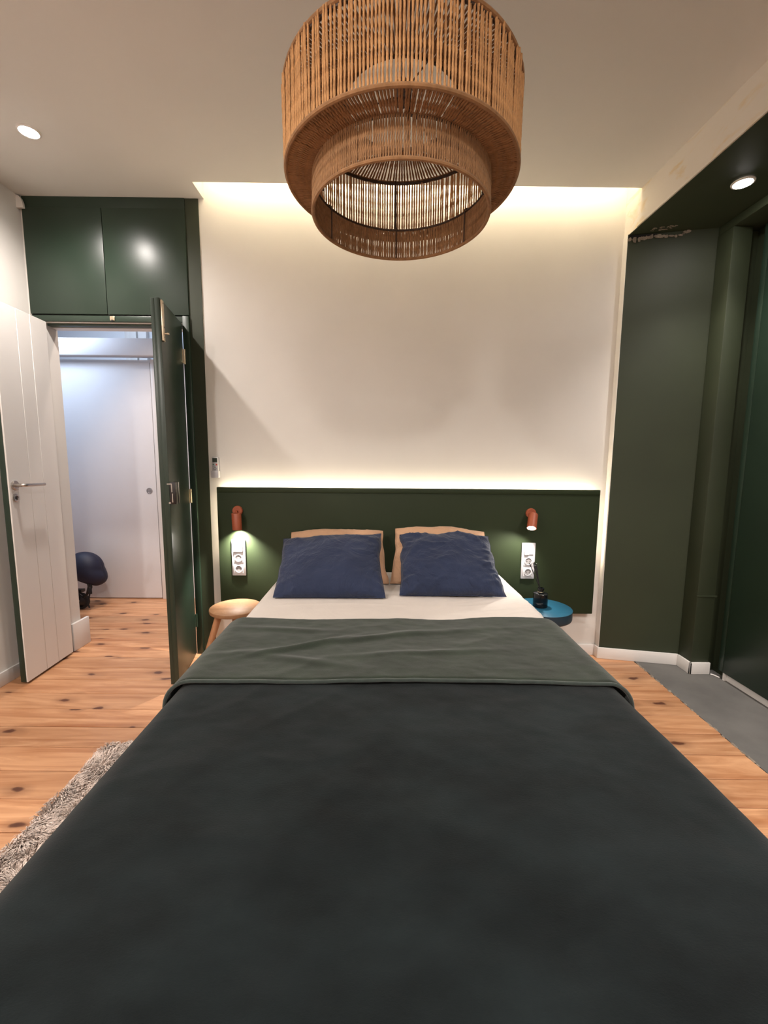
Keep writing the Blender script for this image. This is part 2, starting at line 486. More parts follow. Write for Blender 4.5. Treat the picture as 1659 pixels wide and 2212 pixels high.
# baseboards
def board(mb, a, b, h=0.07, t=0.012, z=0.0):
    a, b = Vector((*a, 0)), Vector((*b, 0)); d = (b - a).normalized(); n = Vector((d.y, -d.x, 0)) * t
    p = [a, b, b + n, a + n]
    mb.hexa([(q.x, q.y, z) for q in p] + [(q.x, q.y, z + h) for q in p])
bb = MB(); board(bb, (-1.035, -0.001), (1.366, -0.001))
tag(bb.build('baseboard_back', WHITEG, bevel=0.002), 'white baseboard along the back wall under the headboard', 'baseboard', kind='structure')
br = MB()
br.prism([(1.364, -0.014), (1.3765, -0.0), (1.3765, -0.046), (1.364, -0.0575)], 0, 0.07)
p4 = [(1.364, -0.0575), (1.8105, -0.1475), (1.8125, -0.136), (1.366, -0.0455)]
br.prism(p4, 0, 0.07)
br.box(1.8035, 1.8155, -0.2575, -0.1475, 0, 0.07)
br.box(1.8035, 1.922, -0.2575, -0.2455, 0, 0.07)
tag(br.build('baseboard_rear_right', WHITEG, bevel=0.002), 'white baseboard stepping around the green wall and pilaster', 'baseboard', kind='structure')
bl = MB().box(-2.034, -2.022, YF + .01, -0.02, 0, 0.075)
tag(bl.build('baseboard_left', WHITEG, bevel=0.002), 'white baseboard of the side wall behind the open door leaf', 'baseboard', kind='structure')

# floor: screed slab, planks one by one, grey strip
fb = MB().box(-3.6, 2.4, YF - 0.1, 2.2, -0.08, -0.022)
floor = fb.build('floor', CONC)
tag(floor, 'knotty orange pine board floor', 'floor', kind='structure')
def plank(x0, x1, k, parent):
    def ye(x, kk): return -0.347 - 0.1393 * kk - 0.0135 * (x + 1.45)
    g = 0.0016; c = 0.0022; dz = random.uniform(-0.0006, 0.0006)
    a = [(x0, ye(x0, k) - g), (x0, ye(x0, k + 1) + g), (x1, ye(x1, k + 1) + g), (x1, ye(x1, k) - g)]
    b = [(x0, ye(x0, k) - g - c), (x0, ye(x0, k + 1) + g + c), (x1, ye(x1, k + 1) + g + c), (x1, ye(x1, k) - g - c)]
    vs = [(p[0], p[1], -0.02) for p in a] + [(p[0], p[1], -c * 0.8 + dz) for p in a] + [(p[0], p[1], dz) for p in b]
    fs = [(0, 1, 2, 3)] + [(i, (i + 1) % 4, 4 + (i + 1) % 4, 4 + i) for i in range(4)] + [(4 + i, 4 + (i + 1) % 4, 8 + (i + 1) % 4, 8 + i) for i in range(4)] + [(8, 9, 10, 11)]
    MB().add(vs, fs).build('plank', PINE, parent)
rp = random.Random(11)
for k in range(-11, 29):
    if k >= -2:
        xr = 1.572 - 0.035 * max(0, k * 0.139 + 0.25) + rp.uniform(-0.002, 0.002)
        plank(-2.03, xr, k, floor)
    elif k == -3:
        plank(-3.3, 1.572, k, floor)
    else:
        plank(-3.3, -0.62, k, floor)
# strip of grey screed with a ragged edge
gs = MB()
pe = []
n = 90
for i in range(n + 1):
    y = -0.10 + (YF + 0.14) * i / n
    x = 1.580 - 0.035 * max(0, -y - 0.1) + 0.003 * noise.noise(Vector((0, y * 9, 0))) + 0.003 * noise.noise(Vector((3, y * 40, 0)))
    pe.append((x, y))
pts = pe + [(2.0, YF + 0.04), (2.0, -0.10)]
gs.prism(pts, -0.02, -0.001)
MBg = gs.build('screed_strip', CONC, floor)
# pale crumbs of mortar along the edge of the strip
mc = MB(); rr = random.Random(5)
for i in range(70):
    y = rr.uniform(-1.3, -0.12); x = 1.577 - 0.035 * max(0, -y - 0.1) + rr.uniform(-0.004, 0.004)
    s = rr.uniform(0.002, 0.006)
    mc.hexa([(x - s, y - s * 2, -0.001), (x + s, y - s * 2, -0.001), (x + s, y + s * 2, -0.001), (x - s, y + s * 2, -0.001),
             (x - s * .5, y - s, s * .5), (x + s * .5, y - s * .7, s * .6), (x + s * .4, y + s, s * .5), (x - s * .5, y + s, s * .4)])
tag(mc.build('mortar_crumbs', FLAKE, floor), kind='stuff')

# ------------------------------------------------------------------ doorway wall: casing, overhead panels, hall
cs = MB()
cs.box(-2.035, -1.955, 0.0, 0.10, -0.02, 2.035)               # left side of the opening
cs.box(-1.148, -1.113, 0.0, 0.10, -0.02, 2.035)
cs.box(-2.035, -1.113, 0.0, 0.10, 1.998, 2.92)
wdr = cs.build('wall_doorway', WHITE)
tag(wdr, 'wall around the narrow doorway to the hall', 'wall', kind='structure')
fr = MB()
fr.box(-1.150, -1.112, -0.020, 0.045, 0.0, 2.036)
fr.box(-2.02, -1.112, -0.012, 0.045, 2.003, 2.036)
fr.box(-1.948, -1.150, 0.012, 0.10, 1.985, 1.9975)
frm = fr.build('trim_doorframe', GREEND, bevel=0.002)
tag(frm, 'dark green door casing with a pale latch keeper on its head', 'trim', kind='structure')
MB().box(-1.9475, -1.152, 0.046, 0.098, 1.981, 1.9968).build('head_lining', WHITEG, frm)
sk = MB().box(-1.566, -1.538, -0.017, -0.0125, 2.009, 2.033).build('latch_keeper', BRASSY, frm, bevel=0.002)
tag(sk, 'small pale metal latch keeper')
MB().box(-1.557, -1.547, -0.020, -0.017, 2.005, 2.012).build('keeper_slot', HOLE, sk)
# green painted strip beside the casing and the overhead panels
MB().box(-1.1115, -1.037, -0.006, -0.001, 0.0, CZ - 0.001).build('painted_strip', GREEN, frm)
oc = thing('overdoor_cupboard', (-1.57, 0, 2.04), 'flush green cupboard fronts over the doorway, two panels meeting at a fine seam', 'cupboard')
MB().box(-2.018, -1.5785, -0.014, -0.001, 2.043, 2.612).build('door', GREEND, oc, bevel=0.0015)
MB().box(-1.5755, -1.1125, -0.014, -0.001, 2.043, 2.612).build('door', GREEND, oc, bevel=0.0015)
MB().box(-2.018, -1.1125, -0.010, -0.001, 2.6125, CZ - 0.001).build('frieze', GREEND, oc)
MB().box(-2.018, -1.1125, -0.004, -0.001, 2.0365, 2.0425).build('shadow_gap', DARKGAP, oc)
# cut-off cornice end in the corner
cn = MB()
prof = [(-2.034, 2.60), (-1.996, 2.60), (-1.998, 2.625), (-2.006, 2.648), (-2.018, 2.662), (-2.034, 2.668)]
m_ = len(prof)
cn.add([(p[0], -0.030, p[1]) for p in prof] + [(p[0], -0.016, p[1]) for p in prof],
       [tuple(range(m_)), tuple(reversed(range(m_, 2 * m_)))] + [(i, (i + 1) % m_, m_ + (i + 1) % m_, m_ + i) for i in range(m_)])
tag(cn.build('trim_cornice', WHITE), 'cut-off piece of white cornice in the corner above the cupboard', 'trim', kind='structure')

# hall
hl = MB()
hl.box(-3.4, -0.5, 1.075, 1.15, -0.02, 2.03)                    # partition with the sliding door in front
hl.box(-3.4, -0.5, 1.9, 2.0, -0.02, 2.95)
hl.box(-3.5, -3.4, 0.1, 2.0, -0.02, 2.95)
hl.box(-0.5, -0.4, 0.12, 2.0, -0.02, 2.95)
hl.box(-3.5, -0.4, 0.1, 2.0, 2.9, 2.95)
hl.box(-3.4, -2.035, 0.10, 0.13, -0.02, 2.95)
hw = hl.build('wall_hall', HALLW)
tag(hw, 'white hall walls seen through the doorway', 'wall', kind='structure')
hm = MB()
hm.box(-1.905, -1.872, 1.045, 1.0745, 0.0, 2.03)                # upright edge trim right of the sliding door
tag(hm.build('trim_hall', WHITEG, bevel=0.002), 'white upright trim at the edge of the hall sliding door', 'trim', kind='structure')
vm = MB()
for x, w, d in ((-2.581, 0.053, 0.015), (-2.527, 0.072, 0.035), (-2.430, 0.083, 0.05)):
    vm.box(x, x + w, 1.899 - d, 1.899, 2.0, 2.89)
tag(vm.build('trim_hall_mouldings', WHITEG, bevel=0.004), 'white upright mouldings above the sliding door rail box', 'trim', kind='structure')
pp = MB()
pp.box(-1.9545, -1.936, 0.004, 0.155, 0.0, 0.178)
tag(pp.build('baseboard_hall', WHITEG, bevel=0.003), 'tall white plinth block at the doorway reveal', 'baseboard', kind='structure')

d3 = thing('door_3', (-2.3, 1.06, 0.0), 'plain white sliding door at the back of the hall with round flush pull', 'door', kind='structure')
MB().box(-3.1, -1.910, 1.046, 1.074, 0.008, 2.004).build('slab', HALLW, d3, bevel=0.002)
lk = MB().lathe((-1.968, 1.0465, 0.949), [(0.026, 0.0), (0.026, 0.003), (0.020, 0.004), (0.018, 0.001), (0.002, 0.001)], 24, (0, -1, 0)).build('flush_pull', NICKEL, d3, smooth=True)
MB().box(-1.972, -1.964, 1.0425, 1.046, 0.938, 0.960).build('turn', NICKEL, lk)
rb = MB().box(-3.2, -1.80, 0.985, 1.0735, 2.047, 2.180).build('rail_box', HALLW, d3, bevel=0.002)

# ------------------------------------------------------------------ open door leaves
HL0, HL1 = Vector((-1.926, -0.024, 0)), Vector((-1.904, -0.398, 0))
dl = (HL1 - HL0).normalized(); nl = Vector((-dl.y, dl.x, 0))     # towards +x: the white face
if nl.x < 0: nl = -nl
d1 = thing('door_1', HL0, 'open door leaf by the side wall, white boarded face with dark green edge', 'door', kind='structure')
def lb(s0, s1, t0, t1, z0, z1, H=HL0, d=dl, n=nl):
    p = [H + d * s0 + n * t0, H + d * s1 + n * t0, H + d * s1 + n * t1, H + d * s0 + n * t1]
    return [(q.x, q.y, z0) for q in p] + [(q.x, q.y, z1) for q in p]
MB().hexa(lb(0, 0.373, -0.038, -0.0085, 0.012, 1.995)).build('core', GREEND, d1, bevel=0.002)
for s0, s1 in ((0.0, 0.128), (0.1305, 0.2255), (0.228, 0.3745)):
    MB().hexa(lb(s0, s1, -0.008, 0.0, 0.012, 1.995)).build('board', WHITEG, d1, bevel=0.0012, seg=1)
def LP(s, t, z): q = HL0 + dl * s + nl * t; return (q.x, q.y, z)
hz = 1.078
han = MB().lathe(LP(0.341, 0.0, hz), [(0.024, 0.0), (0.024, 0.007), (0.021, 0.010), (0.009, 0.010), (0.009, 0.040), (0.002, 0.040)], 24, nl).build('door_handle', NICKEL, d1, smooth=True)
MB().tube([LP(0.341, 0.034, hz), LP(0.341, 0.043, hz), LP(0.336, 0.049, hz), LP(0.322, 0.051, hz), LP(0.28, 0.051, hz - 0.001), LP(0.195, 0.050, hz - 0.002)], 0.0085, 12).build('lever', NICKEL, han, smooth=True)
es = MB().lathe(LP(0.341, 0.0, 1.012), [(0.0215, 0.0), (0.0215, 0.005), (0.019, 0.007), (0.012, 0.007), (0.011, 0.003), (0.002, 0.003)], 24, nl).build('key_escutcheon', NICKEL, d1, smooth=True)
kp = [LP(0.3375, 0.003, 1.004), LP(0.3445, 0.003, 1.004), LP(0.3445, 0.0055, 1.004), LP(0.3375, 0.0055, 1.004)]
MB().hexa(kp + [(p[0], p[1], 1.020) for p in kp]).build('keyhole', HOLE, es)

HR0, HR1 = Vector((-1.150, -0.026, 0)), Vector((-1.076, -0.420, 0))
dr = (HR1 - HR0).normalized(); nr = Vector((-dr.y, dr.x, 0))
if nr.x < 0: nr = -nr
d2 = thing('door_2', HR0, 'open dark green door leaf edge on beside the bed with bolt and lock', 'door', kind='structure')
def rbx(s0, s1, t0, t1, z0, z1): return lb(s0, s1, t0, t1, z0, z1, HR0, dr, nr)
LR = (HR1 - HR0).length
MB().hexa(rbx(0, LR, -0.024, 0.0, 0.012, 1.995)).build('slab', GREEND, d2, bevel=0.002)
MB().hexa(rbx(0, LR - 0.012, -0.046, -0.0245, 0.012, 1.995)).build('rebate', GREEND, d2, bevel=0.002)
bt = MB().hexa(rbx(LR - 0.034, LR - 0.006, 0.0005, 0.009, 1.796, 1.988)).build('bolt', BRASSY, d2, bevel=0.0015)
def RP(s, t, z): q = HR0 + dr * s + nr * t; return (q.x, q.y, z)
MB().cyl(RP(LR - 0.018, 0.008, 1.832), RP(LR - 0.018, 0.022, 1.832), 0.003, n=10).cyl(RP(LR - 0.018, 0.022, 1.832), RP(LR - 0.018, 0.031, 1.832), 0.0065, 0.005, 12).build('knob', BRASSY, bt, smooth=True)
MB().cyl(RP(LR - 0.02, 0.009, 1.862), RP(LR - 0.02, 0.010, 1.862), 0.004, n=10).cyl(RP(LR - 0.02, 0.009, 1.815), RP(LR - 0.02, 0.010, 1.815), 0.0035, n=10).cyl(RP(LR - 0.02, 0.009, 1.975), RP(LR - 0.02, 0.010, 1.975), 0.0035, n=10).build('screw', HOLE, bt)
lk2 = MB().hexa(rbx(LR - 0.050, LR + 0.001, 0.0005, 0.030, 0.990, 1.103)).build('lock_case', BLACKM, d2, bevel=0.002)
MB().hexa(rbx(LR - 0.051, LR - 0.045, 0.0305, 0.034, 0.992, 1.101)).build('cover_strip', NICKEL, lk2, bevel=0.001)
MB().hexa(rbx(LR + 0.0012, LR + 0.003, 0.012, 0.016, 1.0, 1.045)).hexa(rbx(LR + 0.0012, LR + 0.003, 0.010, 0.014, 1.052, 1.094)).hexa(rbx(LR + 0.0012, LR + 0.003, -0.010, 0.012, 1.091, 1.096)).build('latch_plate', NICKEL, lk2)
MB().cyl(RP(LR + 0.001, 0.0, 0.997), RP(LR + 0.004, 0.0, 0.997), 0.005, n=12).build('screw', NICKEL, lk2)
for z in (1.81, 1.00, 0.22):
    hh = MB().cyl(RP(-0.004, 0.006, z - 0.042), RP(-0.004, 0.006, z + 0.042), 0.006, n=12)
    hh.hexa(rbx(0.002, 0.022, 0.0003, 0.002, z - 0.04, z + 0.04))
    h_ = hh.build('hinge', BRASSY if z > 0.5 else GREEND, d2, smooth=True)

# ------------------------------------------------------------------ headboard
HBX0, HBX1, HBZ0, HBZ1 = -0.979, 1.320, 0.285, 1.056
hb = thing('headboard', (0.17, 0.0, HBZ0), 'wide dark green wall-hung headboard panel with glowing edges', 'headboard')
MB().box(HBX0, HBX1, -0.050, -0.026, HBZ0, HBZ1).build('panel', GREENH, hb, bevel=0.004, seg=3)
MB().box(HBX0 + 0.003, HBX1 - 0.003, -0.0545, -0.0502, HBZ1 - 0.030, HBZ1 - 0.004).build('top_rail', GREENH, hb, bevel=0.0018)
MB().box(HBX0 + 0.06, HBX1 - 0.06, -0.0255, -0.001, HBZ0 + 0.1, HBZ1 - 0.03).build('batten', DARKGAP, hb)
MB().box(HBX0 + 0.03, HBX1 - 0.03, -0.022, -0.012, HBZ1 - 0.029, HBZ1 - 0.026).box(HBX1 - 0.058, HBX1 - 0.055, -0.022, -0.012, 0.62, HBZ1 - 0.05).box(HBX0 + 0.055, HBX0 + 0.058, -0.022, -0.012, 0.62, HBZ1 - 0.05).build('light_strip', LEDH, hb)

# ------------------------------------------------------------------ reading lamps
def reading_lamp(disc, top, bot, energy, aim, label, cone=116, blend=1.0):
    t = thing('reading_lamp', disc, label, 'wall lamp')
    disc, top, bot = Vector(disc), Vector(top), Vector(bot)
    ax = (bot - top).normalized()
    MB().lathe(disc, [(0.030, 0.0), (0.030, 0.012), (0.027, 0.016), (0.002, 0.016)], 28, (0, -1, 0)).build('wall_disc', TERRA, t, smooth=True)
    a = disc + Vector((0, -0.016, 0)); b_ = top + ax * 0.015
    MB().tube([a, a + Vector((0, -0.012, 0)), (a + b_) / 2 + Vector((0, -0.006, 0)), b_], 0.006, 10).build('joint', TERRA, t, smooth=True)
    L = (bot - top).length
    hd_ = MB().lathe(top, [(0.002, 0.0), (0.026, 0.0), (0.0275, 0.002), (0.0275, L), (0.0255, L), (0.0255, L - 0.022), (0.002, L - 0.024)], 32, ax).build('shade', TERRA, t, smooth=True)
    MB().lathe(bot - ax * 0.021, [(0.0015, 0.0), (0.024, 0.0), (0.024, 0.004), (0.0015, 0.0045)], 24, ax).build('bulb', BULBB, hd_)
    lamp('reading_spot', 'SPOT', bot - ax * 0.010, energy, (1.0, 0.93, 0.84), aim, spot_size=math.radians(cone), spot_blend=blend, shadow_soft_size=0.012)
    return t
reading_lamp((-0.855, -0.052, 0.916), (-0.849, -0.100, 0.906), (-0.846, -0.1005, 0.808), BED_L_W, (-0.846, 0.01, 0.3), 'terracotta wall lamp pointing straight down over the wooden stool')
reading_lamp((0.904, -0.052, 0.914), (0.904, -0.098, 0.912), (0.881, -0.146, 0.836), BED_R_W, (0.62, -0.16, 0.35), 'terracotta wall lamp tilted toward the pillows above the blue table', 134, 0.7)

# ------------------------------------------------------------------ switch and socket plates
def plate(xc, zt, label, double):
    w, h, Y = 0.082, 0.222, -0.0505
    t = thing('switch_plate', (xc, Y, zt - h), label, 'switch plate', 'switch and socket plates on the headboard')
    MB().box(xc - w / 2, xc + w / 2, Y - 0.009, Y - 0.0002, zt - h, zt).build('frame', PLASTIC, t, bevel=0.002)
    zs = [zt - 0.0435, zt - 0.112, zt - 0.1795]
    for i, z in enumerate(zs):
        MB().box(xc - 0.028, xc + 0.028, Y - 0.0115, Y - 0.0092, z - 0.028, z + 0.028).build('insert', PLASTIC, t, bevel=0.0008, seg=1)
    z = zs[0]
    if double:
        for s, y2 in ((-1, 0.008), (1, 0.003)):
            x0, x1 = (xc - 0.0265, xc - 0.0007) if s < 0 else (xc + 0.0007, xc + 0.0265)
            y1 = Y - 0.0118
            yt = 0.003 if s < 0 else 0.008
            MB().hexa([(x0, y1, z - 0.0265), (x1, y1, z - 0.0265), (x1, y1 - (0.008 if s < 0 else 0.002), z - 0.0265), (x0, y1 - (0.008 if s < 0 else 0.002), z - 0.0265),
                       (x0, y1, z + 0.0265), (x1, y1, z + 0.0265), (x1, y1 - 0.003, z + 0.0265), (x0, y1 - 0.003, z + 0.0265)]).build('rocker', PLASTIC, t)
    else:
        y1 = Y - 0.0118
        MB().hexa([(xc - 0.0265, y1, z - 0.0265), (xc + 0.0265, y1, z - 0.0265), (xc + 0.0265, y1 - 0.007, z - 0.0265), (xc - 0.0265, y1 - 0.007, z - 0.0265),
                   (xc - 0.0265, y1, z + 0.0265), (xc + 0.0265, y1, z + 0.0265), (xc + 0.0265, y1 - 0.002, z + 0.0265), (xc - 0.0265, y1 - 0.002, z + 0.0265)]).build('rocker', PLASTIC, t)
    for z in zs[1:]:
        s = MB().lathe((xc, Y - 0.0117, z), [(0.0225, 0.0), (0.0225, 0.004), (0.0195, 0.004), (0.0190, 0.0005), (0.001, 0.0005)], 28, (0, -1, 0)).build('socket', PLASTIC, t, smooth=True)
        MB().lathe((xc, Y - 0.0123, z), [(0.0186, 0.0), (0.0186, 0.0003), (0.001, 0.0003)], 24, (0, -1, 0)).build('recess', PLASTICG, s)
        ho = MB()
        for dx in (-0.0092, 0.0092): ho.cyl((xc + dx, Y - 0.0127, z), (xc + dx, Y - 0.0132, z), 0.0028, n=10)
        ho.box(xc - 0.003, xc + 0.003, Y - 0.0132, Y - 0.0127, z - 0.0185, z - 0.0155).box(xc - 0.003, xc + 0.003, Y - 0.0132, Y - 0.0127, z + 0.0155, z + 0.0185)
        ho.build('pin_holes', HOLE, s)
    return t
plate(-0.857, 0.741, 'white plate with one wide rocker and two sockets, brightly lit above the stool', False)
plate(0.901, 0.732, 'white plate with split rocker and two sockets, behind the reed diffuser', True)

# ------------------------------------------------------------------ remote control in its holder
rc = thing('remote_control', (-0.992, -0.001, 1.118), 'white remote control with grey screen in a wall holder above the headboard corner', 'remote control')
x0, x1 = -1.011, -0.975
MB().box(x0, x1, -0.022, -0.006, 1.128, 1.236).build('body', PLASTIC, rc, bevel=0.004)
MB().box(x0 + 0.004, x1 - 0.004, -0.0232, -0.0222, 1.203, 1.228).build('screen', SCREEN, rc)
MB().box(x0 + 0.024, x0 + 0.032, -0.0238, -0.0222, 1.184, 1.194).build('button', REDB, rc)
MB().box(x0 + 0.005, x0 + 0.014, -0.0238, -0.0222, 1.187, 1.192).build('button', GREENB, rc)
bn = MB().box(x0 + 0.005, x0 + 0.012, -0.0238, -0.0222, 1.178, 1.182).box(x0 + 0.014, x0 + 0.021, -0.0238, -0.0222, 1.178, 1.182)
bn.lathe((x0 + 0.018, -0.0222, 1.165), [(0.009, 0), (0.009, 0.0016), (0.006, 0.0016), (0.006, 0.0)], 18, (0, -1, 0), closed=True)
bn.build('button', GREYB, rc)
hr = MB()
hr.box(x0 - 0.004, x1 + 0.004, -0.005, -0.0005, 1.110, 1.232)
hr.box(x0 - 0.004, x1 + 0.004, -0.031, -0.0275, 1.110, 1.152)
hr.box(x0 - 0.004, x0 - 0.001, -0.0275, -0.005, 1.110, 1.152).box(x1 + 0.001, x1 + 0.004, -0.0275, -0.005, 1.110, 1.152).box(x0 - 0.004, x1 + 0.004, -0.0275, -0.005, 1.110, 1.113)
hr.build('holder', PLASTIC, rc, bevel=0.001)

# ------------------------------------------------------------------ downlights
def downlight(x, y, z, energy, label, r=0.037, size=150, blend=0.6, soft=0.03):
    t = thing('downlight', (x, y, z), label, 'downlight', 'recessed downlights')
    MB().lathe((x, y, z), [(r + 0.009, 0.0), (r + 0.008, -0.004), (r + 0.001, -0.006), (r - 0.001, -0.004), (r - 0.001, 0.0)], 32, (0, 0, 1), closed=True).build('ring', WHITEG, t, smooth=True)
    MB().lathe((x, y, z - 0.001), [(0.001, 0.0), (r - 0.002, 0.0), (r - 0.004, -0.006), (0.001, -0.010)], 32, (0, 0, 1)).build('lens', BULB, t, smooth=True)
    lamp('downlight_spot', 'SPOT', (x, y, z - 0.02), energy, NEUT, (x, y, 0), spot_size=math.radians(size), spot_blend=blend, shadow_soft_size=soft)
    return t
downlight(-1.585, -0.489, CZ - 0.0005, DOWNLIGHT_W, 'small bright downlight in the pale ceiling near the green cupboard', size=158, blend=1.0)
downlight(1.632, -0.511, SZ - 0.0045, SOFFIT_W, 'small bright downlight in the dark green soffit', size=100, blend=1.0)
downlight(-1.585, -2.75, CZ - 0.0005, REAR_FILL_W, 'unseen fill downlight added in the pale ceiling near the wall facing the bed', size=176, soft=0.06)  # added wide fill lighting the room from behind the camera
downlight(1.632, -1.40, SZ - 0.0045, SOFFIT_W * 1.3, 'downlight in the green soffit beside the bed', size=100, blend=1.0)
downlight(1.632, -2.6, SZ - 0.0045, REAR_FILL_W * 0.6, 'unseen fill downlight added in the green soffit near the wall facing the bed')  # added fill, out of view
downlight(0.1, -3.5, CZ - 0.0005, REAR_FILL_W, 'unseen fill downlight added in the middle of the ceiling beyond the foot of the bed', size=176, soft=0.10)  # added wide fill for the near side of the pendant

# ------------------------------------------------------------------ pendant lamp
PC = Vector((0.0513, -1.285, 0)); R1, R2, RH = 0.2475, 0.320, 0.158
H1, H2, H3 = 1.9095, 2.004, 2.194
pd = thing('pendant_lamp', (PC.x, PC.y, H1), 'large jute cord drum pendant hanging over the bed', 'pendant lamp')
def ring(R, z, r, name, mat): return MB().torus((PC.x, PC.y, z), R, r, 96, 8).build(name, mat, pd, smooth=True)
ring(R2 - 0.001, H2, 0.0055, 'rim', ROPE_SHADE)
ring(R1, H1, 0.0050, 'rim', ROPE_SHADE)
ring(R1 - 0.002, H2 - 0.004, 0.0030, 'wire_ring', WIRE)
ring(R2, H3, 0.0055, 'rim', ROPE_SHADE)
ring(R2 - 0.005, H3 - 0.006, 0.0045, 'wire_ring', WIRE)
ring(RH, H3, 0.0045, 'wire_ring', WIRE)
for k in range(6):
    a = PI / 3 * k + PI / 6 + 0.02
    c, s_ = math.cos(a), math.sin(a)
    def rod(r0, z0, r1, z1, w): MB().cyl((PC.x + r0 * c, PC.y + r0 * s_, z0), (PC.x + r1 * c, PC.y + r1 * s_, z1), w, n=8).build('wire_rod', WIRE, pd, smooth=True)
    rod(R2 - 0.008, H2, R2 - 0.008, H3, 0.0035)
    rod(R1 - 0.008, H1, R1 - 0.008, H2, 0.002)
    rod(R1 - 0.003, H2 + 0.003, R2 - 0.006, H2 + 0.003, 0.003)
rl = random.Random(21)
ND = 232
# drum cords: one twisted cord mesh shared by every upright
Ld = H3 - H2
cm = MB().tube([(0, 0, Ld * j / 26) for j in range(27)], 0.0032, 6, twist=0.62, flat=0.78)
c0 = None
for k in range(ND):
    a = 2 * PI * k / ND + rl.uniform(-0.004, 0.004)
    rr_ = R2 + rl.uniform(-0.0012, 0.0015)
    p = Vector((PC.x + rr_ * math.cos(a), PC.y + rr_ * math.sin(a), H2))
    if c0 is None:
        c0 = cm.build('drum_cord', ROPE, smooth=True, origin=(0, 0, 0)); o = c0
    else:
        o = c0.copy(); COL.objects.link(o)
    o.parent = pd
    o.location = p - WL[pd]
    lean = rl.uniform(-0.03, 0.03)
    o.rotation_euler = (0, lean, a)
def cordset(name, n, fn, r, rings, twist, mat, jit=0.004):
    mb = MB()
    for k in range(n):
        a = 2 * PI * k / n + rl.uniform(-jit, jit)
        p0, p1 = fn(a)
        p0, p1 = Vector(p0), Vector(p1)
        mb.tube([p0.lerp(p1, j / rings) for j in range(rings + 1)], r, 5, twist=twist, flat=0.75, caps=False)
    return tag(mb.build(name, mat, pd, smooth=True, fixn=False), kind='stuff')
def pol(R, a, z): return (PC.x + R * math.cos(a), PC.y + R * math.sin(a), z)
cordset('rim_cords', 250, lambda a: (pol(R1, a + rl.uniform(-.004, .004), H2 - 0.001), pol(R2, a, H2 - 0.001)), 0.0038, 10, 0.62, ROPE_SHADE)
cordset('collar_cords', 258, lambda a: (pol(R1 + rl.uniform(-.001, .001), a, H1), pol(R1, a + rl.uniform(-.003, .003), H2)), 0.0033, 13, 0.62, ROPE_SHADE)
cordset('top_cords', 190, lambda a: (pol(RH, a, H3 + 0.001), pol(R2, a, H3 + 0.002)), 0.0034, 14, 0.62, ROPE_SHADE)
lh = MB()
lh.lathe((PC.x, PC.y, H3 + 0.012), [(0.017, 0.0), (0.022, 0.004), (0.022, 0.045), (0.014, 0.058), (0.004, 0.062)], 20)
for k in range(3):
    a = 2 * PI * k / 3 + 0.9
    lh.cyl((PC.x, PC.y, H3 + 0.035), pol(RH, a, H3), 0.0022, n=6)
lh.build('lamp_holder', SOCK, pd, smooth=True)
MB().tube([(PC.x, PC.y, H3 + 0.07), (PC.x, PC.y, CZ - 0.02)], 0.003, 8).build('cable', WIRE, pd, smooth=True)
MB().lathe((PC.x, PC.y, CZ - 0.03), [(0.004, 0.0), (0.03, 0.004), (0.045, 0.016), (0.048, 0.0295)], 28).build('ceiling_rose', WHITEG, pd, smooth=True)

# ------------------------------------------------------------------ bed
XC = 0.070
bed = thing('bed', (XC, -1.13, 0.0), 'double bed with a pale sheeted mattress under the headboard', 'bed')
MB().box(XC - 0.60, XC + 0.60, -2.17, -0.075, 0.10, 0.275).build('base', RUGB, bed, bevel=0.01)
for sx in (-0.5, 0.5):
    for sy in (-2.05, -0.2):
        MB().cyl((XC + sx, sy, 0.024), (XC + sx, sy, 0.10), 0.022, 0.03, 16).build('leg', BROWNW, bed, smooth=True)
def rrect(hx, y0, y1, z0, z1, R, mat, name, parent, nz=10):
    mb = MB().box(XC - hx, XC + hx, y0, y1, z0, z1)
    return mb.build(name, mat, parent, bevel=R, seg=6)
rrect(0.668, -2.195, -0.068, 0.277, 0.543, 0.05, SHEET, 'mattress', bed)

def fbm(x, y, z=0.0, o=4):
    return noise.fractal(Vector((x, y, z)), 1.0, 2.1, o)
def ridge(x, y, z=0.0):
    return 1.0 - abs(noise.noise(Vector((x, y, z)))) * 2.0

def drape(s, top, hw, Rr):       # arc-length s from the centre line -> (x offset, z)
    a = abs(s); sg = 1 if s >= 0 else -1
    fl_ = hw - Rr
    if a <= fl_: return sg * a, top
    q = (a - fl_) / Rr
    if q <= PI / 2: return sg * (fl_ + Rr * math.sin(q)), top - Rr * (1 - math.cos(q))
    d = (a - fl_) - Rr * PI / 2
    return sg * (hw + 0.03 * d), top - Rr - d

# fitted sheet over the head end of the mattress
def sheet_fn(u, v):
    smax = 0.675 + 0.22
    s = (u * 2 - 1) * smax
    y = -0.072 - v * 0.90
    x, z = drape(s, 0.5475, 0.674, 0.055)
    xr = max(0.0, x / 0.66)
    am = 0.0008 + 0.0085 * max(0, min(1, (xr - 0.45) * 2)) * max(0, min(1, v * 2.2 - 0.5))
    w = (ridge(x * 3.0 + y * 2, y * 26 - x * 9, 1.7) ** 2) * am + 0.0012 * fbm(x * 4, y * 5, 2)
    w += 0.003 * max(0, 1 - abs(y + 0.66 + 0.02 * math.sin(x * 7)) / 0.012) * (0.4 if abs(x) < 0.6 else 0)
    if abs(s) < 0.66: return (XC + x, y, z + w)
    return (XC + x + (w * 1.2 if s > 0 else -w * 1.2), y, z)
sh = MB().grid(sheet_fn, 160, 110).build('fitted_sheet', SHEET, smooth=True, origin=(XC, -0.5, 0.5475), ang=180)
tag(sh, 'pale beige fitted sheet showing between the pillows and the green coverlet', 'sheet')

